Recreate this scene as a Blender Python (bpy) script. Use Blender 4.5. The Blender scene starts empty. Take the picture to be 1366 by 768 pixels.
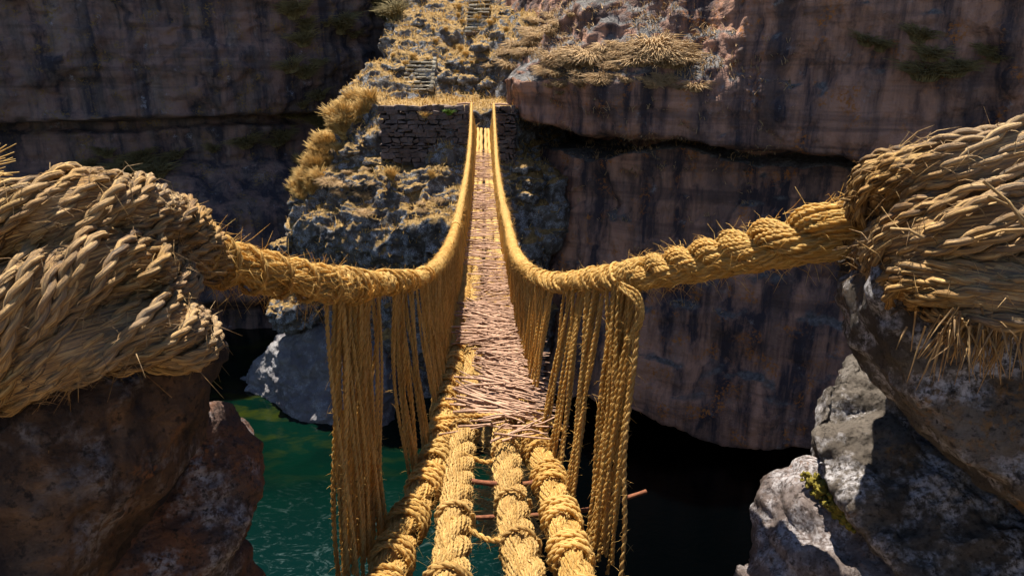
import bpy, bmesh, math, random
import numpy as np
from mathutils import Vector
from mathutils.bvhtree import BVHTree

rnd = random.Random(7)
rng = np.random.default_rng(7)
R = math.radians
C = bpy.context.scene.collection
PI2 = 2 * math.pi

# ------------------------------------------------------------------ camera, world, sun, exposure
F = 890.0                      # focal length in photo pixels (photo is 1366 wide)
PITCH = R(17)
cam_d = bpy.data.cameras.new('camera'); cam = bpy.data.objects.new('camera', cam_d); C.objects.link(cam)
cam_d.sensor_width = 36; cam_d.lens = 36 * F / 1366; cam_d.clip_start = 0.05; cam_d.clip_end = 600
cam.location = (0, 0, 0); cam.rotation_euler = (R(90) - PITCH, 0, 0)
bpy.context.scene.camera = cam

SUN_EL, SUN_AZ = R(75), R(24)   # azimuth: degrees to the left of the bridge's heading (+Y)
w = bpy.data.worlds.new('World'); bpy.context.scene.world = w; w.use_nodes = True
wn = w.node_tree; wn.nodes.clear()
sky = wn.nodes.new('ShaderNodeTexSky'); sky.sky_type = 'NISHITA'; sky.sun_disc = False
sky.sun_elevation = SUN_EL; sky.sun_rotation = -SUN_AZ; sky.altitude = 3700
bg = wn.nodes.new('ShaderNodeBackground'); bg.inputs[1].default_value = 0.07
wo = wn.nodes.new('ShaderNodeOutputWorld')
wn.links.new(sky.outputs[0], bg.inputs[0]); wn.links.new(bg.outputs[0], wo.inputs[0])
sd = bpy.data.lights.new('sun', 'SUN'); sd.energy = 4.8; sd.angle = R(0.5); sd.color = (1, .93, .82)
so = bpy.data.objects.new('sun', sd); C.objects.link(so); so.location = (-5, 20, 40)
sdir = Vector((-math.sin(SUN_AZ) * math.cos(SUN_EL), math.cos(SUN_AZ) * math.cos(SUN_EL), math.sin(SUN_EL)))
so.rotation_euler = sdir.to_track_quat('Z', 'Y').to_euler()
vs = bpy.context.scene.view_settings
bpy.context.scene.display_settings.display_device = 'sRGB'
vs.view_transform = 'Standard'; vs.look = 'None'; vs.exposure = 1.6; vs.gamma = 1; vs.use_curve_mapping = False

# ------------------------------------------------------------------ maths helpers
SP, CP = math.sin(PITCH), math.cos(PITCH)
def ray(x, y):
    v = (y - 384) / F
    return np.array([(x - 683) / F, CP - v * SP, -(SP + v * CP)])
def at(x, y, Y):               # world point on that sight line, at forward distance Y
    r = ray(x, y); return r * (Y / r[1])
def ad(x, y, d): return ray(x, y) * d
def atz(x, y, z):
    r = ray(x, y); return r * (z / r[2])

def _hash(ix, iy, iz, seed):
    h = (ix.astype(np.int64) * 374761393 + iy.astype(np.int64) * 668265263 + iz.astype(np.int64) * 2147483647 + seed * 974634533) & 0x7fffffff
    h = ((h ^ (h >> 13)) * 1274126177) & 0x7fffffff
    h = h ^ (h >> 16)
    return (h & 0xffff) / 32767.5 - 1.0
def vnoise(p, seed=0):
    i = np.floor(p).astype(np.int64); f = p - i; f = f * f * f * (f * (f * 6 - 15) + 10)
    out = 0
    for dx in (0, 1):
        wx = f[:, 0] if dx else 1 - f[:, 0]
        for dy in (0, 1):
            wy = f[:, 1] if dy else 1 - f[:, 1]
            for dz in (0, 1):
                wz = f[:, 2] if dz else 1 - f[:, 2]
                out = out + wx * wy * wz * _hash(i[:, 0] + dx, i[:, 1] + dy, i[:, 2] + dz, seed)
    return out
def fbm(p, sc, octv=5, seed=0, gain=.5, ridged=False):
    s = 0; a = 1.0; q = p * sc
    for o in range(octv):
        n = vnoise(q + o * 17.3, seed + o)
        s = s + a * ((1 - 2 * np.abs(n)) if ridged else n)
        q = q * 2.03; a *= gain
    return s

def sm(a, b, x): t = np.clip((x - a) / (b - a), 0, 1); return t * t * (3 - 2 * t)

def catmull(pts, n=24):
    P = np.array(pts, float); P = np.vstack([2 * P[0] - P[1], P, 2 * P[-1] - P[-2]])
    out = []
    for i in range(1, len(P) - 2):
        p0, p1, p2, p3 = P[i - 1:i + 3]
        d = [max(np.linalg.norm(b - a), 1e-6) ** .5 for a, b in ((p0, p1), (p1, p2), (p2, p3))]
        t0, t1 = 0, d[0]; t2 = t1 + d[1]; t3 = t2 + d[2]
        t = np.linspace(t1, t2, n, endpoint=False)[:, None]
        A1 = (t1 - t) / (t1 - t0) * p0 + (t - t0) / (t1 - t0) * p1
        A2 = (t2 - t) / (t2 - t1) * p1 + (t - t1) / (t2 - t1) * p2
        A3 = (t3 - t) / (t3 - t2) * p2 + (t - t2) / (t3 - t2) * p3
        B1 = (t2 - t) / (t2 - t0) * A1 + (t - t0) / (t2 - t0) * A2
        B2 = (t3 - t) / (t3 - t1) * A2 + (t - t1) / (t3 - t1) * A3
        out.append((t2 - t) / (t2 - t1) * B1 + (t - t1) / (t2 - t1) * B2)
    out.append(P[-2][None]); return np.vstack(out)
def resample(P, step):
    P = np.asarray(P, float); s = np.concatenate([[0], np.cumsum(np.linalg.norm(np.diff(P, axis=0), axis=1))])
    n = max(3, int(s[-1] / step) + 1); t = np.linspace(0, s[-1], n)
    return np.stack([np.interp(t, s, P[:, k]) for k in range(3)], 1), t
def smooth(P, it=10):
    P = P.copy()
    for _ in range(it): P[1:-1] = .5 * P[1:-1] + .25 * (P[:-2] + P[2:])
    return P
def unit(v): return v / np.maximum(np.linalg.norm(v, axis=-1, keepdims=True), 1e-9)
def frames(P):                 # parallel transport; P is (m, n, 3)
    T = unit(np.gradient(P, axis=1)); m, n, _ = P.shape
    N = np.zeros_like(P)
    ref = np.where(np.abs(T[:, 0, 2:3]) > .9, np.array([[1., 0, 0]]), np.array([[0, 0, 1.]]))
    N[:, 0] = unit(ref - (ref * T[:, 0]).sum(-1, keepdims=True) * T[:, 0])
    for i in range(1, n):
        v = N[:, i - 1]; v = v - (v * T[:, i]).sum(-1, keepdims=True) * T[:, i]
        N[:, i] = unit(v)
    return T, N, np.cross(T, N)

# ------------------------------------------------------------------ mesh collector
class MB:
    def __init__(s): s.v = []; s.f = []; s.fib = []; s.tint = []; s.n = 0
    def add(s, v, f, fib=None, tint=None):
        v = np.asarray(v, float).reshape(-1, 3); s.v.append(v); s.f.append(np.asarray(f, np.int64).reshape(-1, 4) + s.n)
        s.fib.append(fib if fib is not None else v * np.array([1, 1, 1.])); s.tint.append(tint if tint is not None else np.zeros(len(v)))
        s.n += len(v)
    def tubes(s, P, r, k=5, tint=None):      # P (m,n,3), r scalar or (m,n) / (n,)
        P = np.asarray(P, float)
        if P.ndim == 2: P = P[None]
        m, n, _ = P.shape
        T, N, B = frames(P)
        r = np.broadcast_to(np.asarray(r, float), (m, n))
        a = np.linspace(0, PI2, k, endpoint=False)
        ca, sa = np.cos(a), np.sin(a)
        V = P[:, :, None] + r[:, :, None, None] * (N[:, :, None] * ca[:, None] + B[:, :, None] * sa[:, None])
        L = np.concatenate([np.zeros((m, 1)), np.cumsum(np.linalg.norm(np.diff(P, axis=1), axis=2), axis=1)], 1)
        off = rng.random((m, 1, 1)) * 9
        fib = np.stack([r[:, :, None] * ca + off, r[:, :, None] * sa + off * .7, np.broadcast_to(L[:, :, None] * .07, (m, n, k)) + off * .3], -1)
        if tint is None: tint = rng.random(m)
        tt = np.broadcast_to(np.asarray(tint)[:, None, None], (m, n, k))
        i = np.arange(n - 1)[:, None]; j = np.arange(k)[None]
        q = np.stack([i * k + j, i * k + (j + 1) % k, (i + 1) * k + (j + 1) % k, (i + 1) * k + j], -1).reshape(-1, 4)
        q = (q[None] + (np.arange(m) * n * k)[:, None, None]).reshape(-1, 4)
        s.add(V.reshape(-1, 3), q, fib.reshape(-1, 3), tt.reshape(-1))
        # end caps for k == 4..8 as quads fan
        caps = []
        for b in range(m):
            for e in (0, n - 1):
                o = b * n * k + e * k
                for c in range(1, k - 1, 2):
                    caps.append([o, o + c, o + c + 1, o + (c + 2 if c + 2 < k else 0)] if c + 2 < k else [o, o + c, o + c + 1, o + c + 1])
        caps = [c for c in caps if len(set(c)) == 4]
        if caps: s.f.append(np.array(caps) + s.n - len(V.reshape(-1, 3)))
    def box(s, c, h, rot=0, bev=0, jit=0):
        c = np.array(c, float); hx, hy, hz = h
        v = np.array([[x, y, z] for z in (-1, 1) for y in (-1, 1) for x in (-1, 1)], float)
        v *= np.array([hx, hy, hz])
        if jit: v += rng.normal(0, jit, v.shape)
        cr, sr = math.cos(rot), math.sin(rot)
        v = np.stack([v[:, 0] * cr - v[:, 1] * sr, v[:, 0] * sr + v[:, 1] * cr, v[:, 2]], 1) + c
        s.add(v, [[0, 2, 3, 1], [4, 5, 7, 6], [0, 1, 5, 4], [2, 6, 7, 3], [0, 4, 6, 2], [1, 3, 7, 5]], None, np.full(8, rng.random()))
    def build(s, name, mat, parent=None, origin=None, flat=False):
        v = np.vstack(s.v); f = np.vstack(s.f); fib = np.vstack(s.fib); ti = np.concatenate(s.tint)
        return make_mesh(name, v, f, mat, parent, origin, fib, ti, flat)

def make_mesh(name, v, f, mat, parent=None, origin=None, fib=None, tint=None, flat=False):
    o3 = np.zeros(3) if origin is None else np.asarray(origin, float)
    me = bpy.data.meshes.new(name); f = np.asarray(f); nl = f.shape[1]
    me.vertices.add(len(v)); me.vertices.foreach_set('co', (v - o3).astype(np.float32).ravel())
    me.loops.add(f.size); me.loops.foreach_set('vertex_index', f.astype(np.int32).ravel())
    me.polygons.add(len(f)); me.polygons.foreach_set('loop_start', np.arange(0, f.size, nl, dtype=np.int32))
    me.update(calc_edges=True)
    if not flat: me.polygons.foreach_set('use_smooth', np.ones(len(f), bool))
    if fib is not None:
        a = me.attributes.new('fib', 'FLOAT_VECTOR', 'POINT'); a.data.foreach_set('vector', fib.astype(np.float32).ravel())
    if tint is not None:
        a = me.attributes.new('tint', 'FLOAT', 'POINT'); a.data.foreach_set('value', tint.astype(np.float32))
    me.materials.append(mat); me.update()
    o = bpy.data.objects.new(name, me); C.objects.link(o)
    if parent is not None:
        o.parent = parent; o.location = Vector(o3) - parent.location
    else: o.location = o3
    return o
def tag(o, label=None, cat=None, group=None, kind=None):
    if label: o['label'] = label
    if cat: o['category'] = cat
    if group: o['group'] = group
    if kind: o['kind'] = kind
    return o
def empty(name, loc, label=None, cat=None, group=None):
    o = bpy.data.objects.new(name, None); C.objects.link(o); o.location = loc; o.empty_display_size = .2
    return tag(o, label, cat, group)

# ------------------------------------------------------------------ materials
def newmat(name):
    m = bpy.data.materials.new(name); m.use_nodes = True; nt = m.node_tree; nt.nodes.clear()
    return m, nt
class G:
    def __init__(s, nt): s.nt = nt
    def n(s, t, **kw):
        nd = s.nt.nodes.new('ShaderNode' + t)
        for k, v in kw.items(): setattr(nd, k, v)
        return nd
    def l(s, a, b): s.nt.links.new(a, b)
    def set(s, sock, v):
        if hasattr(v, 'is_output'): s.l(v, sock)
        else: sock.default_value = v
    def noise(s, vec, scale=1, detail=6, rough=.55, dist=0):
        n = s.n('TexNoise'); s.l(vec, n.inputs['Vector'])
        n.inputs['Scale'].default_value = scale; n.inputs['Detail'].default_value = detail
        n.inputs['Roughness'].default_value = rough; n.inputs['Distortion'].default_value = dist
        return n.outputs['Fac']
    def map(s, vec, scale=(1, 1, 1), loc=(0, 0, 0)):
        n = s.n('Mapping'); s.l(vec, n.inputs['Vector']); n.inputs['Scale'].default_value = scale; n.inputs['Location'].default_value = loc
        return n.outputs[0]
    def ramp(s, fac, stops):
        n = s.n('ValToRGB'); s.l(fac, n.inputs[0]); e = n.color_ramp.elements
        while len(e) < len(stops): e.new(.5)
        for i, (p, c) in enumerate(stops):
            e[i].position = p; e[i].color = (c, c, c, 1) if isinstance(c, (int, float)) else (*c, 1)
        return n.outputs[0]
    def mix(s, fac, a, b, mode='MIX'):
        n = s.n('Mix', data_type='RGBA', blend_type=mode)
        s.set(n.inputs[0], fac)
        for i, v in ((6, a), (7, b)):
            s.set(n.inputs[i], v if hasattr(v, 'is_output') else (*v, 1))
        return n.outputs[2]
    def math(s, op, a, b=0.0):
        n = s.n('Math', operation=op); s.set(n.inputs[0], a); s.set(n.inputs[1], b); return n.outputs[0]
    def bump(s, h, strength, dist, normal=None):
        n = s.n('Bump'); s.l(h, n.inputs['Height']); n.inputs['Strength'].default_value = strength; n.inputs['Distance'].default_value = dist
        if normal is not None: s.l(normal, n.inputs['Normal'])
        return n.outputs[0]

def straw_mat(name, dark, mid, light, grey=None, trans=.22, scale=420, greyamt=.0, con=.16, bd=.008):
    m, nt = newmat(name); g = G(nt)
    at_ = g.n('Attribute', attribute_name='fib').outputs['Vector']
    ti = g.n('Attribute', attribute_name='tint').outputs['Fac']
    pos = g.n('NewGeometry').outputs['Position']
    fn = g.noise(at_, scale, 5, .7)
    col = g.ramp(fn, [(.5 - con, dark), (.5, mid), (.5 + con, light)])
    big = g.noise(pos, 7, 3, .6)
    col = g.mix(g.math('MULTIPLY', g.ramp(big, [(.4, 0), (.65, 1)]), .35), col, dark)
    col = g.mix(g.math('MULTIPLY', ti, .35), col, light)
    cordvar = g.ramp(g.math('FRACT', g.math('MULTIPLY', ti, 7.3)), [(0, .78), (.5, 1.0), (1, 1.0)])      # every cord was spun from different grass
    col = g.mix(1.0, col, cordvar, 'MULTIPLY')
    if grey:
        gm = g.noise(pos, 4.5, 5, .65)
        col = g.mix(g.math('MULTIPLY', g.ramp(gm, [(.42, 0), (.62, 1)]), greyamt), col, grey)
    bs = g.n('BsdfPrincipled'); g.l(col, bs.inputs['Base Color']); bs.inputs['Roughness'].default_value = .75
    bs.inputs['Specular IOR Level'].default_value = .25
    bn = g.bump(fn, 1.0, bd); g.l(bn, bs.inputs['Normal'])
    tr = g.n('BsdfTranslucent'); g.l(col, tr.inputs[0])
    mx = g.n('MixShader'); mx.inputs[0].default_value = trans; g.l(bs.outputs[0], mx.inputs[1]); g.l(tr.outputs[0], mx.inputs[2])
    out = g.n('OutputMaterial'); g.l(mx.outputs[0], out.inputs[0])
    return m

def rock_mat(name, cols, streak=None, red=None, lichen=None, orange=None, grass=None, scale=1.0, bump=1.0, strata=0.0, speck=None, pale=.62, vstretch=.3, rough=.9, fine=1.0, hb=(3.2, 22), upper=None, gthr=0.0):
    m, nt = newmat(name); g = G(nt)
    geo = g.n('NewGeometry'); pos = geo.outputs['Position']
    p1 = g.map(pos, (scale, scale, scale * vstretch))
    n1 = g.noise(p1, .55, 9, .62, .3)
    col = g.ramp(n1, [(.28, cols[0]), (.45, cols[1]), (.58, cols[2]), (.75, cols[3])])
    n2 = g.noise(pos, 5 * scale, 8, .7)
    col = g.mix(g.ramp(n2, [(.36, .4 * fine), (.6, 0)]), col, cols[0])
    if streak:
        s1 = g.noise(g.map(pos, (1.3 * scale, 1.3 * scale, .07 * scale)), 1, 6, .65, .2)
        col = g.mix(g.ramp(s1, [(.43, 0), (.56, .95)]), col, streak)
    if red:
        s2 = g.noise(g.map(pos, (1.0 * scale, 1.0 * scale, .1 * scale), (13, 5, 2)), 1, 6, .65, .3)
        col = g.mix(g.ramp(s2, [(.45, 0), (.6, .85)]), col, red)
    if strata:
        s3 = g.noise(g.map(pos, (.1 * scale, .1 * scale, 2.2 * scale), (3, 9, 4)), 1, 5, .6, .4)
        col = g.mix(g.ramp(s3, [(.36, strata), (.5, 0)]), col, cols[0])
    if orange:
        o1 = g.noise(pos, 1.1 * scale, 3, .5); o2 = g.noise(pos, 9 * scale, 5, .7)
        ms = g.math('MULTIPLY', g.ramp(o1, [(.54, 0), (.64, 1)]), g.ramp(o2, [(.5, 0), (.58, .9)]))
        col = g.mix(ms, col, orange)
    if lichen:
        l1 = g.noise(pos, 1.6 * scale, 6, .65); l2 = g.noise(pos, 14 * scale, 6, .75)
        ms = g.math('MULTIPLY', g.ramp(l1, [(pale - .12, 0), (pale, 1)]), g.ramp(l2, [(.42, 0), (.56, .9)]))
        col = g.mix(ms, col, lichen)
    if speck:
        l3 = g.noise(pos, 13 * scale, 9, .75)
        col = g.mix(g.ramp(l3, [(.53, 0), (.6, .85)]), col, speck)
    if upper:                                                  # weathered grey crust on ledges that face up
        su = g.n('SeparateXYZ'); g.l(geo.outputs['True Normal'] if False else geo.outputs['Normal'], su.inputs[0])
        um = g.math('ADD', su.outputs[2], g.math('MULTIPLY', g.math('SUBTRACT', g.noise(pos, 1.2, 8, .7), .5), .35))
        un = g.ramp(g.noise(pos, 6, 8, .75), [(.32, tuple(c * .3 for c in upper)), (.5, upper), (.68, tuple(c * 2 for c in upper))])
        col = g.mix(g.ramp(um, [(.44, 0), (.6, 1)]), col, un)
    if grass:
        sx = g.n('SeparateXYZ'); g.l(geo.outputs['Normal'], sx.inputs[0])
        gm = g.math('ADD', sx.outputs[2], g.math('MULTIPLY', g.math('SUBTRACT', g.noise(pos, .9, 8, .7), .5), 1.5))
        gn = g.noise(pos, 4.5, 10, .8)
        gc = g.ramp(gn, [(.36, tuple(c * .45 for c in grass)), (.5, grass), (.66, tuple(min(1, c * 1.9) for c in grass))])
        col = g.mix(g.ramp(gm, [(.42 + gthr, 0), (.62 + gthr, 1)]), col, gc)
    bs = g.n('BsdfPrincipled'); g.l(col, bs.inputs['Base Color']); bs.inputs['Roughness'].default_value = rough
    bs.inputs['Specular IOR Level'].default_value = .3
    h = g.noise(pos, hb[0] * scale, 12, .6 + .08 * fine); h2 = g.noise(pos, hb[1] * scale, 8, .7)
    b = g.bump(h, .75 * bump, .3 / scale); b = g.bump(h2, .6 * bump * fine, .05 / scale, b); g.l(b, bs.inputs['Normal'])
    out = g.n('OutputMaterial'); g.l(bs.outputs[0], out.inputs[0])
    return m

def plain_mat(name, dark, light, scale=30, rough=.8, trans=0, attr=False, spec=.3):
    m, nt = newmat(name); g = G(nt)
    pos = g.n('NewGeometry').outputs['Position']
    n = g.noise(pos, scale, 6, .7)
    col = g.ramp(n, [(.3, dark), (.7, light)])
    if attr:
        ti = g.n('Attribute', attribute_name='tint').outputs['Fac']
        col = g.mix(g.math('MULTIPLY', ti, .75), col, light)
    bs = g.n('BsdfPrincipled'); g.l(col, bs.inputs['Base Color']); bs.inputs['Roughness'].default_value = rough; bs.inputs['Specular IOR Level'].default_value = spec
    g.l(g.bump(n, .5, .01), bs.inputs['Normal'])
    out = g.n('OutputMaterial')
    if trans:
        tr = g.n('BsdfTranslucent'); g.l(col, tr.inputs[0]); mx = g.n('MixShader'); mx.inputs[0].default_value = trans
        g.l(bs.outputs[0], mx.inputs[1]); g.l(tr.outputs[0], mx.inputs[2]); g.l(mx.outputs[0], out.inputs[0])
    else: g.l(bs.outputs[0], out.inputs[0])
    return m

M = {}
M['straw'] = straw_mat('golden_straw', (.40, .19, .034), (.77, .465, .12), (.96, .73, .30), trans=.48, scale=300)
M['straw_pale'] = straw_mat('pale_straw', (.28, .13, .032), (.58, .35, .10), (.84, .60, .25), trans=.36, scale=300)
M['straw_old'] = straw_mat('weathered_straw', (.035, .013, .003), (.34, .16, .036), (.76, .48, .17), (.68, .58, .45), .16, 240, .25, .10, .014)
M['stick'] = plain_mat('twig_brown', (.07, .03, .024), (.46, .29, .195), 60, .85, 0, True, .1)
M['bark'] = plain_mat('red_bark', (.07, .022, .010), (.21, .075, .032), 60, .85)
M['cliff_r'] = rock_mat('red_brown_cliff', [(.04, .03, .031), (.14, .086, .068), (.27, .16, .12), (.42, .285, .235)], (.03, .026, .034), (.44, .235, .155), (.26, .25, .25), (.36, .13, .025), strata=.5, fine=.6, bump=1.1, hb=(1.6, 11), pale=.74, upper=(.10, .092, .088))
M['cliff_l'] = rock_mat('grey_brown_cliff', [(.033, .027, .028), (.105, .076, .066), (.17, .12, .097), (.26, .19, .158)], (.03, .026, .034), (.22, .13, .10), (.36, .36, .40), (.2, .12, .03), strata=.35, fine=.6, bump=1.1, hb=(1.4, 9), pale=.74)
M['promontory'] = rock_mat('lichen_grey_rock', [(.03, .027, .025), (.085, .073, .063), (.15, .13, .11), (.25, .23, .21)], None, None, (.42, .44, .47), None, (.27, .17, .062), 1.6, 1.5, speck=None, pale=.58, vstretch=1, gthr=.03)
M['boulder'] = rock_mat('river_boulder', [(.07, .065, .075), (.13, .12, .125), (.19, .18, .18), (.27, .26, .255)], None, None, (.3, .3, .31), None, None, 1.0, .9, vstretch=1)
M['stone_brown'] = rock_mat('brown_stone', [(.022, .016, .014), (.085, .048, .028), (.19, .105, .056), (.26, .175, .12)], (.022, .018, .02), None, (.27, .24, .23), (.32, .13, .04), None, 4.0, 1.9, speck=(.03, .02, .014), vstretch=1, pale=.66, hb=(2.6, 18), strata=.5)
M['stone_grey'] = rock_mat('grey_stone', [(.035, .028, .024), (.11, .088, .068), (.185, .155, .125), (.30, .27, .24)], None, None, (.62, .59, .60), (.26, .14, .05), None, 6.0, 2.2, speck=(.035, .026, .02), pale=.62, vstretch=1, hb=(2.5, 12))
M['stone_pale'] = rock_mat('pale_stone', [(.05, .034, .028), (.14, .10, .083), (.26, .21, .19), (.42, .37, .36)], None, None, (.56, .52, .52), (.26, .14, .08), None, 6.0, 2.2, speck=(.05, .034, .026), pale=.58, vstretch=1, hb=(2.5, 12))
M['stone_dark'] = rock_mat('dark_stone', [(.025, .02, .02), (.07, .052, .046), (.135, .098, .084), (.22, .18, .165)], None, (.17, .075, .04), (.42, .40, .41), (.28, .11, .04), None, 5.0, 2.0, speck=(.03, .022, .018), vstretch=1, pale=.62, hb=(2.6, 14))
M['masonry'] = rock_mat('dry_stone', [(.05, .035, .03), (.11, .075, .06), (.17, .12, .10), (.24, .19, .16)], None, None, None, None, None, 3.0, 1.0, vstretch=1)
M['step'] = rock_mat('step_stone', [(.14, .12, .09), (.3, .26, .19), (.42, .37, .28), (.56, .5, .4)], None, None, None, None, None, 3.0, 1.0, vstretch=1)
M['grass'] = plain_mat('dry_grass', (.20, .10, .02), (.70, .48, .17), 5, .7, .35, True)
M['grass_brown'] = plain_mat('brown_grass', (.12, .065, .03), (.56, .38, .19), 5, .7, .3, True)
M['bush'] = plain_mat('dull_bush', (.06, .045, .02), (.26, .20, .08), 5, .8, .2, True)
M['green'] = plain_mat('green_leaf', (.05, .10, .01), (.16, .26, .03), 20, .6, .3)
M['moss'] = plain_mat('yellow_moss', (.05, .042, .006), (.21, .165, .018), 90, .9)
M['ground'] = rock_mat('packed_earth', [(.10, .07, .04), (.2, .14, .08), (.3, .21, .12), (.4, .3, .18)], scale=2, vstretch=1)

def water_mat():
    m, nt = newmat('river_water_surface'); g = G(nt)
    pos = g.n('NewGeometry').outputs['Position']
    sx = g.n('SeparateXYZ'); g.l(pos, sx.inputs[0])
    n = g.noise(pos, .28, 5, .6, .5)
    deep = g.ramp(n, [(.3, (.0003, .0035, .0024)), (.7, (.0005, .0075, .0044))])
    al = g.math('MULTIPLY', g.ramp(g.noise(g.map(pos, (.35, .8, 1)), 1.2, 7, .6, .6), [(.5, 0), (.66, 1)]), g.ramp(g.math('MULTIPLY', sx.outputs[1], .03), [(.62, 0), (.82, 1)]))
    col = g.mix(al, deep, (.013, .017, .002))
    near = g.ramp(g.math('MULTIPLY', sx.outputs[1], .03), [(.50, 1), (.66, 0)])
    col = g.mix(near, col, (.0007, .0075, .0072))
    cliff_shade = g.ramp(g.math('ADD', g.math('MULTIPLY', sx.outputs[0], .1), g.math('MULTIPLY', n, .3)), [(.08, 0), (.24, 1)])
    col = g.mix(cliff_shade, col, (.0001, .0003, .0004))  # deep shade below the right cliff, painted into the water colour as near black
    near = g.math('MULTIPLY', near, g.math('SUBTRACT', 1.0, cliff_shade))
    fo = g.noise(g.map(pos, (1.0, 2.0, 1)), 0.7, 9, .78, 4.5)
    fm = g.math('MULTIPLY', g.ramp(fo, [(.54, 0), (.70, .26)]), near)
    col = g.mix(fm, col, (.14, .2, .2))
    bs = g.n('BsdfPrincipled'); g.l(col, bs.inputs['Base Color']); bs.inputs['Roughness'].default_value = .07; bs.inputs['IOR'].default_value = 1.33
    h = g.noise(g.map(pos, (1, 1.6, 1)), 2.6, 5, .6, .8)
    g.l(g.bump(h, .13, .12), bs.inputs['Normal'])
    out = g.n('OutputMaterial'); g.l(bs.outputs[0], out.inputs[0]); return m
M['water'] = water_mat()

# ------------------------------------------------------------------ rocks by hull + voxel remesh
def remesh_points(hulls, voxel, sm_it):
    bm = bmesh.new()
    for pts in hulls:
        vs_ = [bm.verts.new(tuple(map(float, p))) for p in pts]
        r = bmesh.ops.convex_hull(bm, input=vs_)
        junk = [e for e in r['geom_interior'] + r['geom_unused'] if isinstance(e, bmesh.types.BMVert)]
        bmesh.ops.delete(bm, geom=list(set(junk)), context='VERTS')
    bmesh.ops.recalc_face_normals(bm, faces=bm.faces)
    me = bpy.data.meshes.new('tmp'); bm.to_mesh(me); bm.free()
    o = bpy.data.objects.new('tmp', me); C.objects.link(o)
    md = o.modifiers.new('r', 'REMESH'); md.mode = 'VOXEL'; md.voxel_size = voxel
    if sm_it:
        ms = o.modifiers.new('s', 'SMOOTH'); ms.iterations = sm_it; ms.factor = .5
    dg = bpy.context.evaluated_depsgraph_get(); ev = o.evaluated_get(dg); m2 = ev.to_mesh()
    n = len(m2.vertices); v = np.empty(n * 3, np.float32); m2.vertices.foreach_get('co', v)
    nr = np.empty(n * 3, np.float32); m2.vertices.foreach_get('normal', nr)
    f = [tuple(p.vertices) for p in m2.polygons]; f = np.array([x if len(x) == 4 else (*x, x[-1]) for x in f])
    ev.to_mesh_clear(); bpy.data.objects.remove(o); bpy.data.meshes.remove(me)
    return v.reshape(-1, 3).astype(float), nr.reshape(-1, 3).astype(float), f

def rock(name, pts, mat, label, cat='rock', voxel=.014, it=14, amp=.03, sc=4.0, seed=1, group=None, rid=.4, fine=.25, hulls=None):
    v, n, f = remesh_points(hulls or [pts], voxel, it)
    cr = vnoise(v * np.array([sc * 1.6, sc * 1.6, sc * 2.4]) + 1.1 * fbm(v, sc * .7, 2, seed + 2)[:, None], seed + 31)
    d = amp * (.45 * np.sign(cr) * np.abs(cr) ** .35 + fbm(v, sc, 3, seed) + rid * fbm(v, sc * 2.2, 4, seed + 9, ridged=True) + fine * fbm(v, sc * 8, 3, seed + 21))
    v = v + n * d[:, None]
    org = np.array([v[:, 0].mean(), v[:, 1].mean(), v[:, 2].min()])
    return tag(make_mesh(name, v, f, mat, None, org), label, cat, group)

WATER = -14.0
TERR = []      # (verts, faces) for ray casting
# ------------------------------------------------------------------ the setting: river, cliffs, promontory
wv = np.array([[-120, -20, WATER], [120, -20, WATER], [120, 120, WATER], [-120, 120, WATER]], float)
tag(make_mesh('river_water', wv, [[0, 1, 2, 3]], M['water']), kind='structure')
bed = wv.copy(); bed[:, 2] = WATER - 2.5
tag(make_mesh('riverbed', bed, [[0, 1, 2, 3]], M['ground']), kind='structure')

def cliff(name, path, prof, mat, ds, zs, seed, bedding=.09, vs_=1.5):
    P = catmull([(*p, 0) for p in path]); P, s = resample(P, ds)
    T = unit(np.gradient(P, axis=0)); Nn = np.stack([T[:, 1], -T[:, 0], 0 * T[:, 0]], 1)   # towards the gorge
    nz = len(zs); S = np.repeat(s[:, None], nz, 1); Z0 = np.repeat(zs[None], len(s), 0); X = np.repeat(P[:, 0:1], nz, 1)
    off, Z = prof(S, Z0, X)
    V = P[:, None] + Nn[:, None] * off[..., None]; V[..., 2] = Z
    flat = V.reshape(-1, 3); NN = np.repeat(Nn[:, None], nz, 1).reshape(-1, 3)
    q = flat * np.array([1, 1, vs_])
    d = .55 * fbm(q, .22, 4, seed) + (.2 * fbm(q, .8, 5, seed + 5) + .1 * fbm(q, 2.2, 5, seed + 8, gain=.62)) * (.45 + .55 * sm(-.8, .4, Z).ravel())
    # bedding: little horizontal steps
    bed_ = vnoise(np.stack([flat[:, 0] * .15, flat[:, 1] * .15, flat[:, 2] * 1.6 + 1.2 * fbm(flat, .2, 2, seed + 3)], 1), seed + 2)
    jnt = vnoise(np.stack([flat[:, 0] * .9 + .8 * fbm(flat, .35, 3, seed + 4), flat[:, 1] * .9, flat[:, 2] * .16], 1), seed + 6)
    d += .13 * np.sign(jnt) * np.abs(jnt) ** .35 + .05 * fbm(flat, 4.5, 3, seed + 12)
    d += bedding * np.sign(bed_) * np.abs(bed_) ** .5
    flat = flat + NN * d[:, None]; flat[:, 2] += .12 * fbm(flat, .9, 3, seed + 30)
    ns = len(s); i = np.arange(ns - 1)[:, None]; j = np.arange(nz - 1)[None]
    fc = np.stack([i * nz + j, (i + 1) * nz + j, (i + 1) * nz + j + 1, i * nz + j + 1], -1).reshape(-1, 4)
    TERR.append((flat, fc))
    return tag(make_mesh(name, flat, fc, mat), kind='structure')

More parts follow.
